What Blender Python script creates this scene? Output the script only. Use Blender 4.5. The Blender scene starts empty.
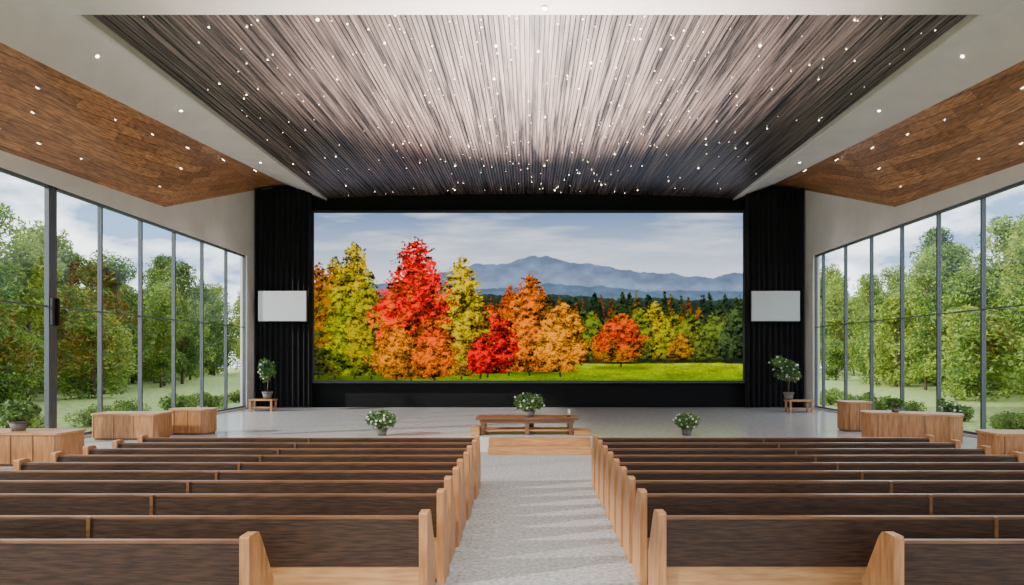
import bpy, bmesh, math, random
import numpy as np
from mathutils import Vector, Matrix
random.seed(7); rng=np.random.default_rng(7)
S=bpy.context.scene
F=640.0; CX=530.0; HY=358.0; HC=2.2
def U(px,py,d): return ((px-CX)*d/F, d, HC+(HY-py)*d/F)

# ---------------- camera
cam=bpy.data.cameras.new('camera'); co=bpy.data.objects.new('camera',cam); S.collection.objects.link(co)
co.location=(0,0,HC); co.rotation_euler=(math.pi/2,0,0)
cam.sensor_width=36; cam.lens=F/1024*36; cam.shift_x=-(CX-512)/1024; cam.shift_y=(HY-292.5)/1024
cam.clip_end=500
S.camera=co

# ---------------- helpers
def lin(c):
    return tuple((v/12.92 if v<=0.04045 else ((v+0.055)/1.055)**2.4) for v in c)
def rgb(r,g,b): return lin((r/255,g/255,b/255))+(1,)
def mat(name,col,rough=0.6,metal=0,spec=0.5,emit=None,es=0):
    m=bpy.data.materials.new(name); m.use_nodes=True; b=m.node_tree.nodes['Principled BSDF']
    b.inputs['Base Color'].default_value=col; b.inputs['Roughness'].default_value=rough
    b.inputs['Metallic'].default_value=metal; b.inputs['Specular IOR Level'].default_value=spec
    if emit: b.inputs['Emission Color'].default_value=emit; b.inputs['Emission Strength'].default_value=es
    return m
def noisy(name,c1,c2,scale=(1,1,1),nscale=5,rough=0.6,bump=0,detail=6,lo=.35,hi=.65,spec=.5,rot=(0,0,0)):
    m=mat(name,c1,rough,spec=spec); nt=m.node_tree; b=nt.nodes['Principled BSDF']
    tc=nt.nodes.new('ShaderNodeTexCoord'); mp=nt.nodes.new('ShaderNodeMapping'); mp.inputs['Scale'].default_value=scale
    mp.inputs['Rotation'].default_value=rot
    n=nt.nodes.new('ShaderNodeTexNoise'); n.inputs['Scale'].default_value=nscale; n.inputs['Detail'].default_value=detail
    r=nt.nodes.new('ShaderNodeValToRGB'); r.color_ramp.elements[0].color=c1; r.color_ramp.elements[1].color=c2
    r.color_ramp.elements[0].position=lo; r.color_ramp.elements[1].position=hi
    L=nt.links.new; L(tc.outputs['Object'],mp.inputs[0]); L(mp.outputs[0],n.inputs['Vector']); L(n.outputs[0],r.inputs[0]); L(r.outputs[0],b.inputs['Base Color'])
    if bump:
        bp=nt.nodes.new('ShaderNodeBump'); bp.inputs['Strength'].default_value=bump; bp.inputs['Distance'].default_value=.02
        L(n.outputs[0],bp.inputs['Height']); L(bp.outputs[0],b.inputs['Normal'])
    return m
def planks(name,c1,c2,c3,bw,rh,rot,rough=.45,mortar=.004):
    m=mat(name,c1,rough); nt=m.node_tree; b=nt.nodes['Principled BSDF']; L=nt.links.new
    tc=nt.nodes.new('ShaderNodeTexCoord'); mp=nt.nodes.new('ShaderNodeMapping'); mp.inputs['Rotation'].default_value=rot
    br=nt.nodes.new('ShaderNodeTexBrick'); br.inputs['Scale'].default_value=1; br.inputs['Brick Width'].default_value=bw; br.inputs['Row Height'].default_value=rh
    br.inputs['Color1'].default_value=c1; br.inputs['Color2'].default_value=c2; br.inputs['Mortar'].default_value=c3; br.inputs['Mortar Size'].default_value=mortar
    br.inputs['Bias'].default_value=0
    mp2=nt.nodes.new('ShaderNodeMapping'); mp2.inputs['Scale'].default_value=(1.2,14,14); L(mp.outputs[0],mp2.inputs[0])
    n=nt.nodes.new('ShaderNodeTexNoise'); n.inputs['Scale'].default_value=2.5; n.inputs['Detail'].default_value=7
    mx=nt.nodes.new('ShaderNodeMix'); mx.data_type='RGBA'; mx.blend_type='MULTIPLY'; mx.inputs[0].default_value=.9
    r=nt.nodes.new('ShaderNodeValToRGB'); r.color_ramp.elements[0].position=.34; r.color_ramp.elements[1].position=.66
    r.color_ramp.elements[0].color=(.4,.4,.4,1); r.color_ramp.elements[1].color=(1.25,1.25,1.25,1)
    L(tc.outputs['Object'],mp.inputs[0]); L(mp.outputs[0],br.inputs[0]); L(mp2.outputs[0],n.inputs[0]); L(n.outputs[0],r.inputs[0])
    L(br.outputs[0],mx.inputs[6]); L(r.outputs[0],mx.inputs[7]); L(mx.outputs[2],b.inputs['Base Color'])
    return m

M={}
M['white']=noisy('white_plaster',rgb(206,198,189),rgb(212,205,197),nscale=2,rough=.6)
M['carpet']=noisy('grey_carpet',rgb(104,105,107),rgb(172,172,172),nscale=20,rough=.8,bump=.3,detail=10,lo=.25,hi=.75)
M['stage']=noisy('stage_polished_floor',rgb(184,185,188),rgb(204,204,204),nscale=8,rough=.16)
M['black']=mat('black_wall_paint',rgb(10,10,11),.75,spec=.2)
M['drape']=mat('black_velvet',rgb(14,14,16),.7,spec=.25)
M['oak']=noisy('light_oak',rgb(160,110,66),rgb(190,142,92),scale=(1,9,9),nscale=3,rough=.4)
M['oakv']=noisy('light_oak_upright',rgb(146,96,56),rgb(180,128,80),scale=(9,9,1),nscale=3,rough=.4)
M['fabric']=noisy('dark_brown_stained_back',rgb(40,27,18),rgb(70,48,33),scale=(1,6,14),nscale=6,rough=.45,bump=.1,spec=.3)
M['walnut']=noisy('walnut_rail',rgb(92,60,38),rgb(124,86,56),scale=(1,9,9),nscale=3,rough=.3)
M['ceilwood']=planks('ceiling_planks',rgb(192,134,86),rgb(146,98,60),rgb(78,48,26),1.6,.14,(0,0,math.pi/2),.45)
M['frame']=mat('grey_window_frame',rgb(84,88,91),.4,metal=.3)
M['pot']=noisy('stone_pot',rgb(90,84,78),rgb(120,112,104),nscale=12,rough=.7)
M['soil']=noisy('soil',rgb(50,36,26),rgb(70,52,38),nscale=30,rough=.95)
M['bark']=noisy('bark',rgb(70,56,44),rgb(112,96,80),scale=(4,4,1),nscale=5,rough=.9,bump=.4)
M['panel']=mat('speaker_grille_white',rgb(190,193,195),.5)
M['dark']=mat('black_metal',rgb(22,22,23),.4)
M['lamp']=mat('lamp_lens',(1,.9,.75,1),.3,emit=(1,.88,.7,1),es=16)
M['star']=mat('fairy_bulb',(1,.9,.7,1),.3,emit=(1,.86,.64,1),es=10)
M['flower']=mat('white_petals',rgb(236,232,222),.6)
M['candle']=mat('candle_wax',rgb(236,228,205),.5)
def leafmat(name,c1,c2,tr=.35):
    m=bpy.data.materials.new(name); m.use_nodes=True; nt=m.node_tree; L=nt.links.new
    b=nt.nodes['Principled BSDF']; out=nt.nodes['Material Output']; b.inputs['Roughness'].default_value=.55
    g=nt.nodes.new('ShaderNodeTexCoord'); n=nt.nodes.new('ShaderNodeTexNoise'); n.inputs['Scale'].default_value=1.3; n.inputs['Detail'].default_value=8
    r=nt.nodes.new('ShaderNodeValToRGB'); r.color_ramp.elements[0].color=c1; r.color_ramp.elements[1].color=c2
    r.color_ramp.elements[0].position=.35; r.color_ramp.elements[1].position=.65
    t=nt.nodes.new('ShaderNodeBsdfTranslucent'); mx=nt.nodes.new('ShaderNodeMixShader'); mx.inputs[0].default_value=tr
    L(g.outputs['Object'],n.inputs['Vector']); L(n.outputs[0],r.inputs[0]); L(r.outputs[0],b.inputs['Base Color']); L(r.outputs[0],t.inputs[0])
    L(b.outputs[0],mx.inputs[1]); L(t.outputs[0],mx.inputs[2]); L(mx.outputs[0],out.inputs[0]); return m
M['leaf']=leafmat('tree_leaves',rgb(78,110,36),rgb(146,170,64))
M['leaf2']=leafmat('tree_leaves_dark',rgb(44,76,32),rgb(94,124,52))
M['leafy']=leafmat('tree_leaves_lime',rgb(116,136,42),rgb(180,190,74))
M['pleaf']=leafmat('plant_leaves',rgb(50,88,34),rgb(110,146,66),.25)
# glass
g=bpy.data.materials.new('window_glass'); g.use_nodes=True; nt=g.node_tree; nt.nodes.clear()
o=nt.nodes.new('ShaderNodeOutputMaterial'); t=nt.nodes.new('ShaderNodeBsdfTransparent'); gl=nt.nodes.new('ShaderNodeBsdfGlossy'); gl.inputs['Roughness'].default_value=.02
t.inputs[0].default_value=(.97,.985,.98,1); mx=nt.nodes.new('ShaderNodeMixShader'); mx.inputs[0].default_value=.03
nt.links.new(t.outputs[0],mx.inputs[1]); nt.links.new(gl.outputs[0],mx.inputs[2]); nt.links.new(mx.outputs[0],o.inputs[0]); M['glass']=g

class B:
    """mesh builder"""
    def __init__(s): s.bm=bmesh.new(); s.mats=[]
    def mi(s,k):
        if k not in s.mats: s.mats.append(k)
        return s.mats.index(k)
    def box(s,a,b,k,bev=0):
        x0,y0,z0=a; x1,y1,z1=b
        if x0>x1:x0,x1=x1,x0
        if y0>y1:y0,y1=y1,y0
        r=bmesh.ops.create_cube(s.bm,size=1,matrix=Matrix.Translation(((x0+x1)/2,(y0+y1)/2,(z0+z1)/2))@Matrix.Diagonal((x1-x0,y1-y0,z1-z0,1)))
        i=s.mi(k); vs=set(r['verts']); fs=set(f for v in vs for f in v.link_faces)
        for f in fs: f.material_index=i
        if bev:
            es=list(set(e for v in vs for e in v.link_edges))
            rr=bmesh.ops.bevel(s.bm,geom=es,offset=bev,segments=2,affect='EDGES')
            for f in rr['faces']: f.material_index=i
    def cone(s,c,r1,r2,h,k,seg=20,ax=None):
        mtx=Matrix.Translation(Vector(c)+Vector((0,0,h/2))) if ax is None else Matrix.Translation(c)@Vector(ax).to_track_quat('Z','Y').to_matrix().to_4x4()@Matrix.Translation((0,0,h/2))
        r=bmesh.ops.create_cone(s.bm,cap_ends=True,segments=seg,radius1=r1,radius2=max(r2,.0005),depth=h,matrix=mtx)
        i=s.mi(k)
        for f in set(f for v in r['verts'] for f in v.link_faces): f.material_index=i; f.smooth=len(f.verts)==4
    def face(s,pts,k,smooth=False):
        f=s.bm.faces.new([s.bm.verts.new(p) for p in pts]); f.material_index=s.mi(k); f.smooth=smooth; return f
    def prism(s,prof,x0,x1,k):
        """profile in (y,z), extruded along x"""
        a=[s.bm.verts.new((x0,y,z)) for y,z in prof]; b=[s.bm.verts.new((x1,y,z)) for y,z in prof]; i=s.mi(k); n=len(a)
        fs=[s.bm.faces.new(a),s.bm.faces.new(b[::-1])]
        for j in range(n): fs.append(s.bm.faces.new([a[j],b[j],b[(j+1)%n],a[(j+1)%n]]))
        for f in fs: f.material_index=i
    def prismz(s,poly,z0,z1,k,ktop=None):
        a=[s.bm.verts.new((x,y,z0)) for x,y in poly]; b=[s.bm.verts.new((x,y,z1)) for x,y in poly]; n=len(a)
        fs=[s.bm.faces.new(a)]; tp=s.bm.faces.new(b); 
        for j in range(n): fs.append(s.bm.faces.new([a[j],b[j],b[(j+1)%n],a[(j+1)%n]]))
        for f in fs: f.material_index=s.mi(k)
        tp.material_index=s.mi(ktop or k)
    def obj(s,name,loc=(0,0,0),rz=0,parent=None,recalc=True):
        if recalc: bmesh.ops.recalc_face_normals(s.bm,faces=s.bm.faces[:])
        me=bpy.data.meshes.new(name); s.bm.to_mesh(me); s.bm.free()
        for k in s.mats: me.materials.append(M[k])
        ob=bpy.data.objects.new(name,me); S.collection.objects.link(ob); ob.location=loc; ob.rotation_euler[2]=rz
        if parent: ob.parent=parent
        return ob
def empty(name,loc=(0,0,0)):
    e=bpy.data.objects.new(name,None); S.collection.objects.link(e); e.location=loc; return e

WX=10.3; YB=24.0; YF=-3.0; ZS=.35; YS=15.0; SX=7.3; WT=5.93
# ---------------- floor, stage
b=B(); b.box((-WX-.3,YF,-.3),(WX+.3,YB+.4,0),'carpet'); b.obj('floor')
b=B()
R=1.6; WS=WX-.01
poly=[(-WS,YB),(-WS,YF),(-SX,YF)]
for i in range(9):
    a=math.pi-i*math.pi/16; poly.append((-SX+R+R*math.cos(a),YS-R+R*math.sin(a)))
for i in range(9):
    a=math.pi/2-i*math.pi/16; poly.append((SX-R+R*math.cos(a),YS-R+R*math.sin(a)))
poly+=[(SX,YF),(WS,YF),(WS,YB)]
b.prismz(poly,0,ZS,'stage'); b.obj('stage_platform')

# ---------------- side walls with windows
wn=0
for sgn,nm in ((-1,'left'),(1,'right')):
    b=B()
    xo=sgn*WX; xi=sgn*(WX+.25)
    prof=[(YF,WT),(23.3,WT),(23.3,0),(24.3,0),(24.3,8.62),(24,8.57),(18.06,6.54),(12.4,6.32),(YF,6.12)]
    b.prism(prof,xo,xi,'white')
    b.box((xo,YF,0),(xi,23.3,ZS+.06),'white')
    b.obj('wall_'+nm)
    step=1.6; start=12.3 if sgn<0 else 11.5
    ys=[]; y=start
    while y>YF+.5: y-=step
    while y<23.0: ys.append(y); y+=step
    ys=[YF]+[v for v in ys if v>YF+.4]+[23.3]
    for i in range(len(ys)-1):
        wn+=1
        b=B(); y0,y1=ys[i],ys[i+1]; fx0=sgn*(WX+.06); fx1=sgn*(WX+.16); w=.028
        z0=ZS+.06; z1=WT
        b.box((fx0,y0,z0),(fx1,y0+w,z1),'frame'); b.box((fx0,y1-w,z0),(fx1,y1,z1),'frame')
        b.box((fx0,y0+w,z0),(fx1,y1-w,z0+.06),'frame'); b.box((fx0,y0+w,z1-.06),(fx1,y1-w,z1),'frame')
        b.box((sgn*(WX+.09),y0+w,3.3),(sgn*(WX+.13),y1-w,3.33),'frame')
        b.box((sgn*(WX+.105),y0+w,z0+.06),(sgn*(WX+.115),y1-w,z1-.06),'glass')
        if sgn<0 and (abs(y0-13.9)<.1 or abs(y0-12.3)<.1):
            yy=y0+.08 if abs(y0-13.9)<.1 else y1-.08
            b.box((fx0,yy-.04,z0),(fx1,yy+.04,z1),'frame'); b.box((sgn*(WX-.02),yy-.03,2.9),(fx0,yy+.03,3.5),'dark',.01)
        b.obj('window_%d'%wn)
b=B(); b.box((-WX-.25,24.32,0),(WX+.25,24.6,9.4),'black'); b.obj('wall_back')
b=B(); b.box((-WX-.2,YF,9.0),(WX+.2,24.3,9.15),'white'); b.obj('sky_block_slab')  # unseen slab, added to stop sky light leaking past the ceiling edges

# ---------------- wood side ceilings, white bands, soffit
def lerp(a,b_,t): return tuple(a[i]+(b_[i]-a[i])*t for i in range(3))
inner0=[(-8.25,YF,6.15),(-8.72,11.2,7.45),(-8.96,18.06,8.12),(-9.19,24.3,8.76)]
star0=[(-7.95,YF,8.16),(-7.88,11.2,8.22),(-7.79,18,8.2),(-7.71,24.3,8.18)]
def bandpt(i,j):
    t=j/8; p=lerp(star0[i],inner0[i],t); bul=.28*math.sin(math.pi*t)*(1-i/3.0)
    return (p[0]-bul*.4,p[1],p[2]+bul)
for sgn,nm in ((-1,'left'),(1,'right')):
    m=lambda p:(p[0]*-sgn,p[1],p[2])
    inner=inner0
    outer=[(-WX,YF,6.05),(-WX,12.4,6.24),(-WX,18.06,6.46),(-WX,24.3,8.6)]
    b=B()
    for i in range(3):
        b.face([m(p) for p in (inner[i],inner[i+1],outer[i+1],outer[i])],'ceilwood')
    bmesh.ops.remove_doubles(b.bm,verts=b.bm.verts[:],dist=.001)
    o=b.obj('ceiling_timber_panel'); 
    b=B(); rows=[]
    for i in range(4):
        r=[b.bm.verts.new(m((star0[i][0],star0[i][1],star0[i][2]+.25)))]
        for j in range(9): r.append(b.bm.verts.new(m(bandpt(i,j))))
        rows.append(r)
    b.mi('white')
    for i in range(3):
        for j in range(9):
            f=b.bm.faces.new([rows[i][j],rows[i][j+1],rows[i+1][j+1],rows[i+1][j]]); f.smooth=j>0
    b.obj('ceiling_cove_band')
b=B(); b.box((-8.1,YF,8.17),(8.1,11.15,8.35),'white',.02); b.obj('ceiling')

# ---------------- slatted star ceiling
N=170
m=mat('dark_metallic_slats',rgb(70,60,56),.35,metal=.2); nt=m.node_tree; L=nt.links.new; bs=nt.nodes['Principled BSDF']
tc=nt.nodes.new('ShaderNodeTexCoord'); mp=nt.nodes.new('ShaderNodeMapping'); mp.inputs['Scale'].default_value=(11,.28,1)
n=nt.nodes.new('ShaderNodeTexNoise'); n.inputs['Scale'].default_value=1.0; n.inputs['Detail'].default_value=6; n.inputs['Roughness'].default_value=.7
r=nt.nodes.new('ShaderNodeValToRGB'); e=r.color_ramp.elements; e[0].position=.40; e[0].color=rgb(30,26,27); e[1].position=.68; e[1].color=rgb(136,116,108)
L(tc.outputs['Object'],mp.inputs[0]); L(mp.outputs[0],n.inputs[0]); L(n.outputs[0],r.inputs[0]); L(r.outputs[0],bs.inputs['Base Color'])
mr=nt.nodes.new('ShaderNodeMapRange'); mr.inputs[3].default_value=.35; mr.inputs[4].default_value=.6; L(n.outputs[0],mr.inputs[0]); L(mr.outputs[0],bs.inputs['Roughness'])
M['slat']=m
M['rib']=mat('slat_gap_board',rgb(34,29,28),.7)
yn,yf=10.9,24.25
def cz(u,y):
    t=(y-yn)/(yf-yn); return (8.36-.12*t)+(-.06*(1-t)+.16*t)*(1-u*u)
def hw(y): return 7.87-.17*(y-yn)/(yf-yn)
b=B()
for i in range(N):
    u0=-1+2*i/N; u1=u0+2/N*.8
    segs=4; prev=None
    dz=random.uniform(0,.02)
    for k in range(segs+1):
        y=yn+(yf-yn)*k/segs; h=hw(y)
        q=[(u0*h,y,cz(u0,y)+dz),(u1*h,y,cz(u1,y)+dz),(u1*h,y,cz(u1,y)+dz+.06),(u0*h,y,cz(u0,y)+dz+.06)]
        cur=[b.bm.verts.new(p) for p in q]
        if prev:
            for j in range(4): b.bm.faces.new([prev[j],prev[(j+1)%4],cur[(j+1)%4],cur[j]])
        prev=cur
b.mi('slat'); b.obj('ceiling_slat_panel')
b=B(); 
b.face([(-8.1,yn-.2,8.62),(8.1,yn-.2,8.62),(8.0,yf,8.62),(-8.0,yf,8.62)],'rib'); b.obj('ceiling_backing')
b=B(); 
for i in range(360):
    u=random.uniform(-.97,.97)
    if random.random()<.35: u*=.5
    y=yn+.4+(yf-yn-.7)*random.random()**1.25
    rr=random.choice([.006,.008,.010,.013,.017]) if y<19 else random.choice([.007,.010,.014])
    if random.random()<.12: rr*=1.8
    bmesh.ops.create_icosphere(b.bm,subdivisions=1,radius=rr,matrix=Matrix.Translation((u*hw(y),y,cz(u,y)-.01)))
b.mi('star'); b.obj('ceiling_fairy_lights')

# ---------------- downlights
def zwood(x,y):
    I=[(-3,-8.25,6.15),(11.2,-8.72,7.45),(18.06,-8.96,8.12),(24.3,-9.19,8.76)]; O=[(-3,6.05),(12.4,6.24),(18.06,6.46),(24.3,8.6)]
    for a,c in zip(I,I[1:]):
        if y<=c[0]:
            t=(y-a[0])/(c[0]-a[0]); ix=a[1]+(c[1]-a[1])*t; iz=a[2]+(c[2]-a[2])*t; break
    for a,c in zip(O,O[1:]):
        if y<=c[0]:
            t=(y-a[0])/(c[0]-a[0]); oz=a[1]+(c[1]-a[1])*t; break
    s=(abs(x)-(-ix))/(WX+ix); return iz+(oz-iz)*s
def downlight(x,y,z,power=0,tilt=0,size=120,sc=1.0):
    b=B(); b.cone((0,0,0),.066*sc,.066*sc,.02,'panel',20); b.cone((0,0,-.012),.046*sc,.046*sc,.014,'lamp',16)
    o=b.obj('recessed_downlight',(x,y,z-.015)); o.rotation_euler[1]=tilt
    if power:
        l=bpy.data.lights.new('downlight_fill_lamp','SPOT'); l.energy=power; l.spot_size=math.radians(size); l.spot_blend=.8; l.color=(1,.93,.85); l.shadow_soft_size=.08
        lo=bpy.data.objects.new('downlight_fill_lamp',l); S.collection.objects.link(lo); lo.parent=o; lo.location=(0,0,-.12); lo.rotation_euler[1]=-tilt
for sgn in (-1,1):
    for y in (10.9,11.8,12.8,14.0,15.4,17.0,19.0,21.2):
        for fx in (9.1,9.5,9.95):
            if fx>9.2 and y>17.5: continue
            yy_=y+{9.1:0,9.5:.4,9.95:.15}[fx]
            downlight(sgn*fx,yy_,zwood(-fx,yy_),110 if fx<9.2 else 0,-sgn*.6,76)
    for y in (12.4,15.4,20.0):
        i=1 if y<18 else 2; ya,yb=star0[i][1],star0[i+1][1]; t=(y-ya)/(yb-ya)
        p=lerp(bandpt(i,4),bandpt(i+1,4),t); a=lerp(bandpt(i,3),bandpt(i+1,3),t); c=lerp(bandpt(i,5),bandpt(i+1,5),t)
        ang=math.atan2(abs(a[2]-c[2]),abs(a[0]-c[0])); up_=1 if a[2]>c[2] else -1
        downlight(sgn*abs(p[0]),y,p[2],0,sgn*ang*up_,sc=.7)
for x,y in ((0.25,10.9),(-4,8),(4,8),(-4,4),(4,4),(0,6),(0,1.5),(-4,0),(4,0)):  # first one is the beam lamp; the others are unseen, added as fill
    downlight(x,y,8.17,480)

# ---------------- drapes
def drape(x0,x1,z0,z1,y,name):
    b=B(); n=int((x1-x0)*60); vs=[]
    for i in range(n+1):
        x=x0+(x1-x0)*i/n; ph=x*2*math.pi/.2
        d=.07*math.sin(ph+.8*math.sin(x*3.1))+.02*math.sin(ph*.37)
        vs.append((b.bm.verts.new((x,y+d,z0)),b.bm.verts.new((x,y+d*.8,z1))))
    b.mi('drape')
    for i in range(n):
        f=b.bm.faces.new([vs[i][0],vs[i+1][0],vs[i+1][1],vs[i][1]]); f.smooth=True
    return b.obj(name)
drape(-10.25,-8.15,ZS+.01,8.5,23.9,'stage_curtain'); drape(8.05,10.25,ZS+.01,8.5,23.9,'stage_curtain')

# ---------------- projection screen
sx0,_,sz1=U(314,213,YB); sx1,_,sz0=U(743,380.5,YB)
W,H=1072,420
yy,xx=np.mgrid[0:H,0:W]; PX=314+429*xx/(W-1); PY=213+167.5*yy/(H-1)
_G={}
def vnoise(X,Y,sx,sy,seed,oct=4):
    if seed not in _G: _G[seed]=np.random.default_rng(seed).random((200,200))
    G=_G[seed]; out=np.zeros_like(X,dtype=float); amp=1; tot=0
    for o in range(oct):
        a=X/sx*2**o+17*o; c=Y/sy*2**o+31*o
        i=np.floor(a).astype(int); j=np.floor(c).astype(int); fa=a-i; fc=c-j; fa=fa*fa*(3-2*fa); fc=fc*fc*(3-2*fc)
        g=lambda p,q:G[q%200,p%200]
        out+=amp*((g(i,j)*(1-fa)+g(i+1,j)*fa)*(1-fc)+(g(i,j+1)*(1-fa)+g(i+1,j+1)*fa)*fc); tot+=amp; amp*=.55
    return out/tot
def C(*c): return np.array(c,float)
t=np.clip((PY-213)/66,0,1)[...,None]
img=C(112,136,176)*(1-t)+C(216,221,231)*t
cl=np.clip((vnoise(PX+PY*.8,PY,80,13,3,6)-.44)*3,0,1)[...,None]*.85
img=img*(1-cl)+C(218,223,232)*cl
def ridge(pts,rough,seed):
    xs,ys=zip(*pts); base=np.interp(PX[0],xs,ys); nn=vnoise(PX[0:1],np.zeros((1,W)),14,1,seed,5)[0]
    return base+(nn-.5)*rough
def fillbelow(top,col,col2=None,depth=30,nz=0,seed=1,sx=5,sy=5):
    global img
    mk=np.clip((PY-top[None,:])*1.5,0,1)[...,None]; tt=np.clip((PY-top[None,:])/depth,0,1)[...,None]
    c=C(*col)*(1-tt)+C(*(col2 or col))*tt
    if nz: c=c*(1+nz*(vnoise(PX,PY,sx,sy,seed,4)-.5))[...,None]
    img=img*(1-mk)+c*mk
fillbelow(ridge([(314,290),(420,278),(440,273),(475,264),(505,263),(530,257),(548,255),(565,261),(585,263),(610,266),(640,272),(680,275),(710,277),(743,271)],5,5),(98,115,144),(138,152,172),32,.4,6,14,7)
fillbelow(ridge([(314,292),(470,290),(560,283),(610,287),(650,291),(700,290),(743,291)],4,8),(84,104,130),(96,114,128),15,.35,6,10,5)
fillbelow(ridge([(314,298),(480,294),(600,297),(743,300)],6,11),(46,60,52),(24,34,22),16,.8,9,5,4)
rnd=random.Random(5)
def tree(cx,top,bot,hwid,pal,p=.62,top_k=1.9,skirt=.6,cell=7,dark=.1,vari=.5,edge=.75,lean=0,gain=.8):
    global img
    ix0=max(int((cx-hwid*1.6-314)/429*(W-1)),0); ix1=min(int((cx+hwid*1.6-314)/429*(W-1))+1,W)
    iy0=max(int((top-6-213)/167.5*(H-1)),0); iy1=min(int((bot+4-213)/167.5*(H-1))+1,H)
    if ix0>=ix1 or iy0>=iy1: return
    X=PX[iy0:iy1,ix0:ix1]; Y=PY[iy0:iy1,ix0:ix1]
    ox,oy=rnd.uniform(0,400),rnd.uniform(0,400)
    t=(Y-top)/(bot-top); t_=np.clip(t,0,1); u=(X-cx-lean*(1-t_)*hwid)/hwid
    env=np.minimum(1,(t_*top_k)**p)*(1-(1-skirt)*np.clip((t_-.7)/.3,0,1)**2)
    wob=vnoise(X*0+ox+np.sign(u)*60,Y+oy,17,17,46,2)
    n1=vnoise(X+ox,Y+oy,cell,cell,41,4); n2=vnoise(X+ox,Y+oy,1.9,1.7,42,4)
    d=env*(1+.3*(wob-.5))-np.abs(u)+.6*(n1-.5)*(.4+.6*env)+edge*(n2-.5)*.7-.02
    d=np.where((t<-.02)|(t>1.02),-1,d); d=d+np.minimum(0,t*6)
    mk=np.clip(d*hwid*1.1,0,1)
    mk*=np.clip(.25+(n2-.36)*7+d*4,0,1)
    f=lambda dx,dy: vnoise(X+ox+dx,Y+oy+dy,cell*.8,cell*.62,43,6)
    rel=f(-.7,-1.0)-f(.7,.9)
    fine=vnoise(X+ox,Y+oy,.95,.85,44,2)-.5
    cl_=f(0,0)-.5
    big_=vnoise(X+ox,Y+oy,cell*2.2,cell*2.0,47,2)-.5
    b_=.74-1.2*rel+1.5*cl_+1.1*fine+.6*big_-.2*u-.3*np.clip(t-.6,0,1)
    b_=np.clip(b_,dark,1.1)*gain
    pp=np.array(pal,float); k=np.clip((t_+vari*(vnoise(X+oy,Y+ox,cell*1.6,cell*1.4,45,4)-.5)*2)*(len(pal)-1),0,len(pal)-1.001)
    k0=np.floor(k).astype(int); kf=(k-k0)[...,None]; col=pp[k0]*(1-kf)+pp[np.minimum(k0+1,len(pal)-1)]*kf
    col=col*b_[...,None]
    dk=np.clip((.5-b_)*2,0,1)[...,None]; col=col*(1-dk)+col*C(.75,.9,.85)*dk
    mk=mk[...,None]; img[iy0:iy1,ix0:ix1]=img[iy0:iy1,ix0:ix1]*(1-mk)+col*mk
def trunk(cx,y0,y1,w=1.0):
    global img
    mk=(np.abs(PX-cx-.6*np.sin(PY*.2+cx))<w)*(PY>y0)*(PY<y1); mk=mk[...,None]*.85
    img=img*(1-mk)+C(40,30,24)*mk
for i in range(130):
    x=rnd.uniform(314,745); top=rnd.uniform(289,300)+(6 if x<500 else 0)
    c=rnd.choice([(44,62,36),(54,74,40),(76,90,44),(64,74,40),(160,108,50),(40,58,40),(56,74,40),(130,104,46),(150,84,44)])
    if x>690: c=rnd.choice([(44,62,44),(50,70,44),(66,84,46)])
    tree(x,top,359,rnd.uniform(5,9),[c,tuple(v*.8 for v in c)],p=.7,top_k=1.6,cell=4,skirt=.9,gain=.8)
for i in range(64):
    x=rnd.uniform(500,745); top=rnd.uniform(304,328)
    c=rnd.choice([(84,104,48),(110,122,50),(146,136,54),(74,96,44),(176,120,50),(94,110,46),(150,96,46)]) if x<700 else rnd.choice([(66,88,48),(76,96,48),(98,104,50)])
    tree(x,top,361,rnd.uniform(7,14),[c,tuple(v*.75 for v in c)],cell=4.5,skirt=.9,gain=.84)
for x,y,hw_,c in ((655,301,18,(190,166,62)),(672,309,16,(156,152,58)),(641,308,15,(126,136,54)),(592,310,13,(112,128,52)),(690,311,17,(124,130,54)),(576,328,13,(200,120,50)),(714,312,18,(104,120,52)),(735,308,15,(70,92,50)),(681,332,13,(180,130,52)),(602,326,12,(190,110,48))):
    tree(x,y,362,hw_,[c,c,tuple(v*.7 for v in c)],cell=5,skirt=.8,gain=.92)
g_=np.exp(-((PY-361)/2.4)**2)[...,None]*.8*(.6+.8*vnoise(PX,PY,9,3,50,3))[...,None]; g_=np.clip(g_,0,1); img=img*(1-g_)+C(24,32,16)*g_
mk=np.clip((PY-(363+(vnoise(PX,PY*0,30,1,21,3)-.5)*3)),0,1)[...,None]
tl=np.clip((PY-364)/17,0,1)[...,None]
lawn=(C(146,158,54)*(1-tl)+C(94,118,38)*tl)*(1+.6*(vnoise(PX,PY,14,1.8,31,4)-.5)+.35*(vnoise(PX,PY,1.6,1.0,32,2)-.5))[...,None]
lawn=lawn*(1-np.clip(1-(PX-330)/110,0,1)*.4)[...,None]
img=img*(1-mk)+lawn*mk
g_=(np.exp(-((PY-372)/3.6)**2)*np.clip((585-PX)/40,0,1)*np.clip(.2+1.3*vnoise(PX,PY,18,3,51,3),0,1))[...,None]*.85; img=img*(1-g_)+C(40,54,20)*g_
g_=(np.exp(-((PY-368)/2)**2)*np.clip((PX-590)/8,0,1)*np.clip((655-PX)/12,0,1))[...,None]*.6; img=img*(1-g_)+C(60,74,26)*g_
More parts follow.
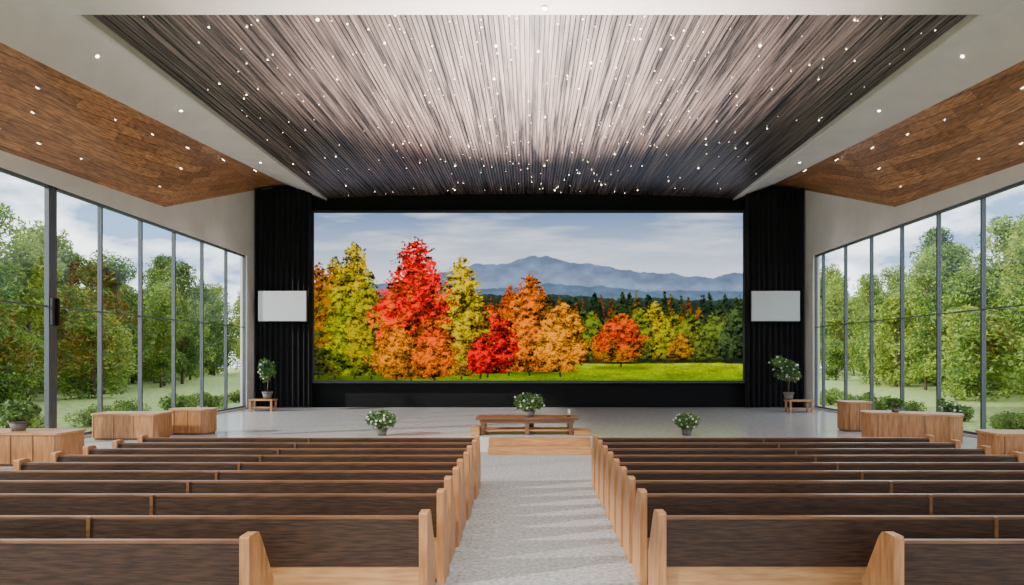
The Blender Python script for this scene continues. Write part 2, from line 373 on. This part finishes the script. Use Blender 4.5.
big=[(319,262,376,20,[(150,82,34),(130,96,38),(60,62,30)]),
(334,256,376,23,[(150,136,44),(184,108,38),(120,100,36),(56,66,28)]),
(354,242,376,30,[(200,166,40),(182,166,38),(152,156,36),(92,110,32)]),
(371,286,377,25,[(160,156,38),(166,148,36),(88,100,30)]),
(509,286,373,19,[(190,86,28),(204,100,30),(196,106,30)]),
(529,274,373,28,[(224,116,24),(232,132,26),(206,116,28)]),
(621,313,364,27,[(212,108,30),(226,84,32),(214,94,30),(150,108,34)]),
(560,302,374,28,[(226,144,26),(236,158,28),(206,130,28)]),
(488,304,375,29,[(230,104,26),(226,52,24),(218,36,24),(164,38,22)]),
(461,256,377,28,[(206,178,34),(212,184,36),(188,166,34),(176,124,30)]),
(480,334,376,16,[(226,46,24),(204,36,24)]),
(411,236,379,40,[(200,46,28),(228,48,26),(238,64,22),(240,92,22),(238,120,26),(176,110,28)]),
(396,324,379,26,[(236,138,26),(226,142,30),(166,110,28)]),
(434,326,379,23,[(240,88,22),(238,118,26),(186,104,28)])]
for cx,tp,bt,hw_,pal in big:
    trunk(cx,bt-40,bt+3,1.0); tree(cx,tp,bt-3,hw_,pal,cell=6,lean=rnd.uniform(-.12,.12),gain=.93)
img=np.clip(img/255,0,1)
linimg=np.where(img<=.04045,img/12.92,((img+.055)/1.055)**2.4)
lum=linimg@np.array([.2126,.7152,.0722]); chroma=(img.max(-1)-img.min(-1)); sat=1.08+.25*np.clip(chroma*2.2-.35,0,1)
linimg=np.clip(lum[...,None]+(linimg-lum[...,None])*sat[...,None],0,2)
me=bpy.data.meshes.new('picture_surface')
xs=np.linspace(sx0,sx1,W); zs=np.linspace(sz1,sz0,H)
V=np.zeros((H,W,3)); V[...,0]=xs[None,:]; V[...,1]=YB+.03; V[...,2]=zs[:,None]
idx=np.arange(H*W).reshape(H,W)
fc=np.stack([idx[:-1,:-1],idx[1:,:-1],idx[1:,1:],idx[:-1,1:]],-1).reshape(-1,4)
me.vertices.add(H*W); me.vertices.foreach_set('co',V.ravel()); nf=len(fc)
me.loops.add(nf*4); me.loops.foreach_set('vertex_index',fc.ravel().astype(np.int32))
me.polygons.add(nf); me.polygons.foreach_set('loop_start',(np.arange(nf)*4).astype(np.int32)); me.update(calc_edges=True)
ca=me.color_attributes.new('pic','FLOAT_COLOR','POINT'); ca.data.foreach_set('color',np.concatenate([linimg,np.ones((H,W,1))],-1).astype(np.float32).ravel())
m=bpy.data.materials.new('screen_picture'); m.use_nodes=True; nt=m.node_tree; nt.nodes.clear()
o=nt.nodes.new('ShaderNodeOutputMaterial'); e=nt.nodes.new('ShaderNodeEmission'); a=nt.nodes.new('ShaderNodeVertexColor'); a.layer_name='pic'
e.inputs[1].default_value=1.55; nt.links.new(a.outputs[0],e.inputs[0]); nt.links.new(e.outputs[0],o.inputs[0]); me.materials.append(m)
scr=empty('projection_screen',(0,0,0))
po=bpy.data.objects.new('picture_surface',me); S.collection.objects.link(po); po.parent=scr
b=B(); fr=.1
b.box((sx0-fr,YB-.02,sz0-fr),(sx0,YB+.3,sz1+fr),'dark'); b.box((sx1,YB-.02,sz0-fr),(sx1+fr,YB+.3,sz1+fr),'dark')
b.box((sx0,YB-.02,sz1),(sx1,YB+.3,sz1+fr),'dark'); b.box((sx0,YB-.02,sz0-fr),(sx1,YB+.3,sz0),'dark'); b.box((sx0,YB+.08,sz0),(sx1,YB+.3,sz1),'dark')
b.obj('screen_frame',parent=scr)
for a0,a1 in ((258,306),(752,800)):
    x0,_,z1=U(a0,291,23.5); x1,_,z0=U(a1,321,23.5)
    b=B(); b.box((x0,23.5,z0),(x1,23.58,z1),'panel',.006); b.box((x0-.02,23.58,z0-.02),(x1+.02,23.66,z1+.02),'dark',.01)
    b.box(((x0+x1)/2-.15,23.66,(z0+z1)/2-.15),((x0+x1)/2+.15,24.3,(z0+z1)/2+.15),'dark')
    b.obj('wall_display_panel')

# ---------------- pews
def pew(x0,x1,y,name='church_pew'):
    b=B(); 
    ex=.07
    prof=[(-.05,0),(.40,0),(.40,.46),(.36,.52),(.16,.86),(.12,.905),(.09,.915),(-.04,.915),(-.05,.90)]
    b.prism(prof,x0,x0+ex,'oakv'); b.prism(prof,x1-ex,x1,'oakv')
    a0,a1=x0+ex,x1-ex
    b.box((a0,-.012,.85),(a1,.05,.875),'walnut',.006)
    b.box((a0,-.02,.46),(a1,.04,.85),'fabric',.006)
    b.box((a0,-.005,.06),(a1,.03,.46),'oak')
    b.box((a0,.03,.40),(a1,.39,.44),'oak',.006)
    b.box((a0,.045,.44),(a1,.385,.50),'fabric',.02)
    b.box((a0,.35,.30),(a1,.38,.40),'oak')
    L_=x1-x0; nmid=max(0,round(L_/3.0)-1)
    for i in range(nmid):
        xm=x0+L_*(i+1)/(nmid+1); b.box((xm-.015,-.03,0),(xm+.015,-.005,.875),'walnut'); b.box((xm-.02,.03,0),(xm+.02,.37,.40),'oakv')
    return b.obj(name,(0,y,0))
rows=[4.65,5.35,6.22,6.9,7.5,8.1,8.72,9.35,10.0,10.65]
for i,y in enumerate(rows):
    if i==0:
        pew(-6.4,-2.02,y); pew(2.62,6.6,y)
    else:
        pew(-6.5,-.83-.02*(i%2),y); pew(1.06,6.7,y)

# ---------------- steps + communion table
b=B()
x0,x1=-.95,1.4
b.box((x0,14.5,0),(x1,14.995,.17),'oak',.01); b.box((x0,14.75,.17),(x1,14.995,ZS-.001),'oak',.01)
b.obj('timber_steps')
b=B()
tx0,tx1=-1.3,1.15; ty=15.25; h=.43
b.box((tx0,ty,h-.06),(tx1,ty+.8,h),'walnut',.012)
for x in (tx0+.12,tx1-.22,-.12):
    for y in (ty+.06,ty+.62): b.box((x,y,0),(x+.1,y+.1,h-.06),'walnut',.008)
b.box((tx0+.1,ty+.05,h-.14),(tx1-.1,ty+.09,h-.06),'walnut'); b.box((tx0+.1,ty+.1,.1),(tx1-.1,ty+.7,.13),'oak')
b.box((tx0-.12,ty-.02,0),(tx0+.1,ty+.5,.2),'oak',.01); b.box((tx1-.1,ty-.02,0),(tx1+.3,ty+.5,.12),'oak',.01)
b.obj('communion_table',(0,0,ZS))
tabz=ZS+h

# ---------------- foliage helpers
def leaf_quads(b,pts,size,k,rs,k2=None,p2=0):
    for p in pts:
        n=Vector((rs.gauss(0,1),rs.gauss(0,1),rs.gauss(0,1)+.6)).normalized(); t1=n.orthogonal().normalized(); t1.rotate(Matrix.Rotation(rs.uniform(0,6.28),3,n)); t2=n.cross(t1)
        s=size*rs.uniform(.6,1.3); p=Vector(p)
        kk=k2 if (k2 and rs.random()<p2) else k
        b.face([p-t1*s,p+t2*s*.42+n*s*.1,p+t1*s,p-t2*s*.42+n*s*.1],kk)
def ellipsoid_pts(n,c,r,rs,shell=.5):
    out=[]
    while len(out)<n:
        v=Vector((rs.uniform(-1,1),rs.uniform(-1,1),rs.uniform(-1,1))); l=v.length
        if l>1 or l<shell*rs.random(): continue
        out.append((c[0]+v.x*r[0],c[1]+v.y*r[1],c[2]+v.z*r[2]))
    return out
rs=random.Random(11)
def limb(b,p0,p1,r0,r1,k='bark',seg=8):
    d=Vector(p1)-Vector(p0); b.cone(p0,r0,r1,d.length,k,seg,ax=d)
def potplant(name,loc,h,w,potr=.15,poth=.22,flowers=.1,tree_=False,leafs=.05,n=500):
    b=B()
    b.cone((0,0,0),potr*.7,potr,poth*.85,'pot',24); b.cone((0,0,poth*.85),potr*1.08,potr*1.08,poth*.15,'pot',24); b.cone((0,0,poth),potr*.9,potr*.9,.005,'soil',20)
    if tree_:
        stem=h*.42
        limb(b,(0,0,poth),(0.02,0,stem),.018,.013)
        for i in range(9):
            a=i*2.4; limb(b,(0.02,0,stem-.05),(math.cos(a)*w*.3,math.sin(a)*w*.3,stem+(h-stem)*rs.uniform(.35,.8)),.009,.004)
        pts=[]
        for i in range(9):
            c=(rs.uniform(-.24,.24)*w,rs.uniform(-.24,.24)*w,stem+(h-stem)*rs.uniform(.15,.82)); pts+=ellipsoid_pts(n//9,c,(w*.28,w*.28,(h-stem)*.22),rs)
    else:
        for i in range(12):
            a=i*2.4; limb(b,(0,0,poth),(math.cos(a)*w*.33,math.sin(a)*w*.33,poth+(h-poth)*rs.uniform(.3,.8)),.006,.003)
        pts=ellipsoid_pts(n,(0,0,poth+(h-poth)*.5),(w/2,w/2,(h-poth)*.52),rs,.8)
    leaf_quads(b,pts,leafs,'pleaf',rs)
    if flowers:
        fi=b.mi('flower')
        for p in rs.sample(pts,int(len(pts)*flowers)):
            r=bmesh.ops.create_icosphere(b.bm,subdivisions=1,radius=leafs*.5,matrix=Matrix.Translation((p[0]*1.05,p[1]*1.05,p[2]+.01)))
            for f in set(f for v in r['verts'] for f in v.link_faces): f.material_index=fi
    return b.obj(name,loc,recalc=False)
def stand(loc,w=.85,h=.42):
    b=B(); b.box((-w/2,-.25,h-.05),(w/2,.25,h),'oak',.01)
    for x in (-w/2+.03,w/2-.09):
        for y in (-.22,.16): b.box((x,y,0),(x+.06,y+.06,h-.05),'oak',.006)
    b.box((-w/2+.05,-.2,.12),(w/2-.05,.2,.15),'oak'); b.obj('plant_stand',loc)
stand((-9.3,22.3,ZS)); potplant('potted_tree',(-9.15,22.3,ZS+.42),1.5,.75,.17,.26,.04,True,.07,800)
stand((9.2,21.9,ZS)); potplant('potted_tree',(8.85,21.9,ZS+.42),1.5,1.15,.17,.26,.06,True,.07,950)
potplant('flower_arrangement',(-.02,15.6,tabz),.55,.78,.15,.14,.08,False,.06,420)
b=B(); b.cone((0,0,0),.05,.03,.03,'dark',16); b.cone((0,0,.03),.03,.03,.14,'candle',16); b.cone((0,0,.17),.004,.003,.02,'dark',6); b.obj('candle',(.95,15.6,tabz))
potplant('potted_flowers',(-3.55,15.3,ZS),.6,.72,.14,.16,.07,False,.06,480)
potplant('potted_flowers',(3.75,15.3,ZS),.52,.6,.13,.16,.1,False,.055,420)

# ---------------- counters
def counter(name,x0,x1,y,d,h,rz=0,rounded=0,lid=.04):
    b=B(); w=(x1-x0)/2
    def rr(w,d2,r):
        poly=[]
        for cx,cy,a0 in ((w-r,d2-r,0),(-w+r,d2-r,90),(-w+r,-d2+r,180),(w-r,-d2+r,270)):
            for i in range(9):
                a=math.radians(a0+i*90/8); poly.append((cx+r*math.cos(a),cy+r*math.sin(a)))
        return poly
    r=rounded or .03
    b.prismz(rr(w-.02,d/2-.02,r),.05,h-lid,'oakv'); b.prismz(rr(w-.05,d/2-.05,r),0,.05,'walnut'); b.prismz(rr(w,d/2,r),h-lid,h,'oak')
    n=max(2,round((2*w-2*r)/.42))
    for i in range(n+1):
        x=-w+r+(2*w-2*r)*i/n
        b.box((x-.005,-d/2+.014,.06),(x+.005,-d/2+.03,h-lid-.01),'walnut')
    return b.obj(name,((x0+x1)/2,y,ZS),rz)
counter('timber_counter',-9.9,-8.35,14.7,.7,.6,rounded=.1)
counter('timber_counter',-8.75,-7.7,15.65,.6,.62,rounded=.2)
counter('timber_counter',-9.7,-7.95,11.2,.7,.58,rounded=.12)
counter('timber_bench',-9.9,-8.6,10.1,.55,.4,rounded=.08)
counter('timber_counter',7.9,8.6,16.3,.6,.75,0,.1)
counter('timber_counter',7.35,9.3,14.0,.75,.66,-.42,.32)
counter('timber_counter',7.85,9.6,11.0,.7,.58,-.1,.15)
counter('timber_bench',7.9,9.2,10.05,.5,.36,0,.1)
potplant('potted_fern',(-8.95,11.2,ZS+.582),.52,.62,.14,.17,0,False,.06,420)
potplant('potted_shrub',(9.75,14.9,ZS),1.05,.65,.16,.3,.05,True,.06,420)
potplant('potted_fern',(8.05,14.1,ZS+.662),.3,.4,.09,.1,0,False,.045,260)

# ---------------- outside
M['grass']=noisy('lawn_grass',rgb(110,132,62),rgb(158,172,92),nscale=3,rough=.95)
M['paving']=noisy('pale_paving',rgb(176,174,168),rgb(200,198,192),nscale=6,rough=.8)
b=B(); b.box((-120,-60,-.6),(120,160,-.31),'grass'); b.obj('ground')
for s in (-1,1):
    b=B(); b.box((s*10.7,-10,-.309),(s*14.2,60,-.27),'paving'); b.obj('garden_path')
def make_tree(h,cw,k,k2,seed,n=7500,low=.12):
    rs=random.Random(seed); b=B(); limb(b,(0,0,-.05),(.1,0,h*.5),.13,.08); limb(b,(.1,0,h*.48),(0,.1,h*.92),.08,.02)
    cl=[]
    for i in range(38):
        z=h*rs.uniform(low,.95); t=(z/h-low)/(.95-low); rad=cw*math.sin(math.pi*min(1,max(.08,t*.8+.18)))**.8*rs.uniform(.35,.95); a=rs.uniform(0,6.28)
        c=(math.cos(a)*rad*.7,math.sin(a)*rad*.7,z); limb(b,(0,0,z*.85),c,.035,.01,seg=5); cl.append(c)
    pts=[]
    for c in cl:
        s=cw*rs.uniform(.26,.44); pts+=ellipsoid_pts(n//38,c,(s,s,s*.85),rs,.7)
    leaf_quads(b,pts,.14,k,rs,k2,.3)
    o=b.obj('tree',recalc=False); me=o.data; bpy.data.objects.remove(o); return me
tm=[make_tree(9.5,2.4,'leaf','leaf2',1,low=.1),make_tree(9.0,2.7,'leaf2','leaf',2,low=.15),make_tree(11.0,2.9,'leaf','leafy',3,8500),make_tree(7.5,2.8,'leafy','leaf',4,low=.06),make_tree(5.5,2.4,'leaf','leaf2',6,5500,.05),make_tree(11.5,2.7,'leaf2','leaf',8,8500,.1)]
rs2=random.Random(23)
def put(x,y,i,s):
    o=bpy.data.objects.new('garden_tree',tm[i]); S.collection.objects.link(o); o.location=(x,y,-.31); o.rotation_euler[2]=rs2.uniform(0,6.28); o.scale=(s*rs2.uniform(.9,1.15),s*rs2.uniform(.9,1.15),s*rs2.uniform(.85,1.1))
for sgn in (-1,1):
    for j in range(17):
        y=16+j*3.5+rs2.uniform(-1.2,1.2); x=21+j*.9+rs2.uniform(-.8,3.5); put(sgn*x,y,rs2.choice([0,1,2,3,4,5]),rs2.uniform(.85,1.1))
    for j in range(20):
        y=15+j*3.2+rs2.uniform(-1,1); x=26.5+j*.9+rs2.uniform(-1,1.5); put(sgn*x,y,rs2.choice([3,4,4]),rs2.uniform(.8,1.1))
    for j in range(26):
        y=14+j*3.3+rs2.uniform(-1.5,1.5); x=33+j*.6+rs2.uniform(-3,4); put(sgn*x,y,rs2.choice([0,2,3,5,1]),rs2.uniform(1.05,1.4))
    for j in range(26):
        y=12+j*4; put(sgn*(48+rs2.uniform(-3,5)),y,rs2.choice([0,3,1,2]),rs2.uniform(1.3,1.7))
def shrub():
    rs=random.Random(9); b=B(); 
    for i in range(6):
        a=i*1.05; limb(b,(0,0,0),(math.cos(a)*.5,math.sin(a)*.5,.6),.03,.01,seg=5)
    pts=[]
    for i in range(8): pts+=ellipsoid_pts(150,(rs.uniform(-.8,.8),rs.uniform(-.5,.5),rs.uniform(.3,.7)),(.5,.5,.4),rs,.8)
    leaf_quads(b,pts,.09,'leaf',rs,'leaf2',.4)
    o=b.obj('shrub',recalc=False); me=o.data; bpy.data.objects.remove(o); return me
sh=shrub()
for sgn in (-1,1):
    for j in range(26):
        o=bpy.data.objects.new('garden_shrub',sh); S.collection.objects.link(o); o.location=(sgn*(16.8+rs2.uniform(-.9,.9)),13+j*2.1,-.31); o.rotation_euler[2]=rs2.uniform(0,6); s=rs2.uniform(.55,.9); o.scale=(s,s,s)

# ---------------- world + lights
w=bpy.data.worlds.new('world'); S.world=w; w.use_nodes=True; nt=w.node_tree; L=nt.links.new
bg=nt.nodes['Background']; tc=nt.nodes.new('ShaderNodeTexCoord'); mp=nt.nodes.new('ShaderNodeMapping'); mp.inputs['Scale'].default_value=(1,1,2.2)
n=nt.nodes.new('ShaderNodeTexNoise'); n.inputs['Scale'].default_value=3.6; n.inputs['Detail'].default_value=9; n.inputs['Roughness'].default_value=.6
r=nt.nodes.new('ShaderNodeValToRGB'); e=r.color_ramp.elements; e[0].position=.44; e[0].color=(.17,.26,.42,1); e[1].position=.56; e[1].color=(.95,.97,1,1)
L(tc.outputs['Generated'],mp.inputs[0]); L(mp.outputs[0],n.inputs[0]); L(n.outputs[0],r.inputs[0]); L(r.outputs[0],bg.inputs[0]); bg.inputs[1].default_value=3.9
l=bpy.data.lights.new('sun','SUN'); l.energy=7.0; l.angle=math.radians(2.0); l.color=(1,.95,.87); o=bpy.data.objects.new('sun',l); S.collection.objects.link(o)
o.rotation_euler=Vector((.85,.35,-.40)).to_track_quat('-Z','Y').to_euler()
b=B(); b.cone((0,0,0),.14,.14,.03,'dark'); b.cone((0,0,.03),.1,.12,.22,'dark'); up=b.obj('added_uplight',(0,16.9,ZS))  # added can behind the table, carries the ceiling glow light
l=bpy.data.lights.new('ceiling_glow_fill','SPOT'); l.energy=40000; l.spot_size=math.radians(88); l.spot_blend=1; l.color=(1,.92,.87); l.shadow_soft_size=.1  # added light that makes the bright glow on the slats
o=bpy.data.objects.new('ceiling_glow_fill',l); S.collection.objects.link(o); o.parent=up; o.location=(0,0,.38); o.rotation_euler=Vector((0,-.30,1)).to_track_quat('-Z','Y').to_euler()
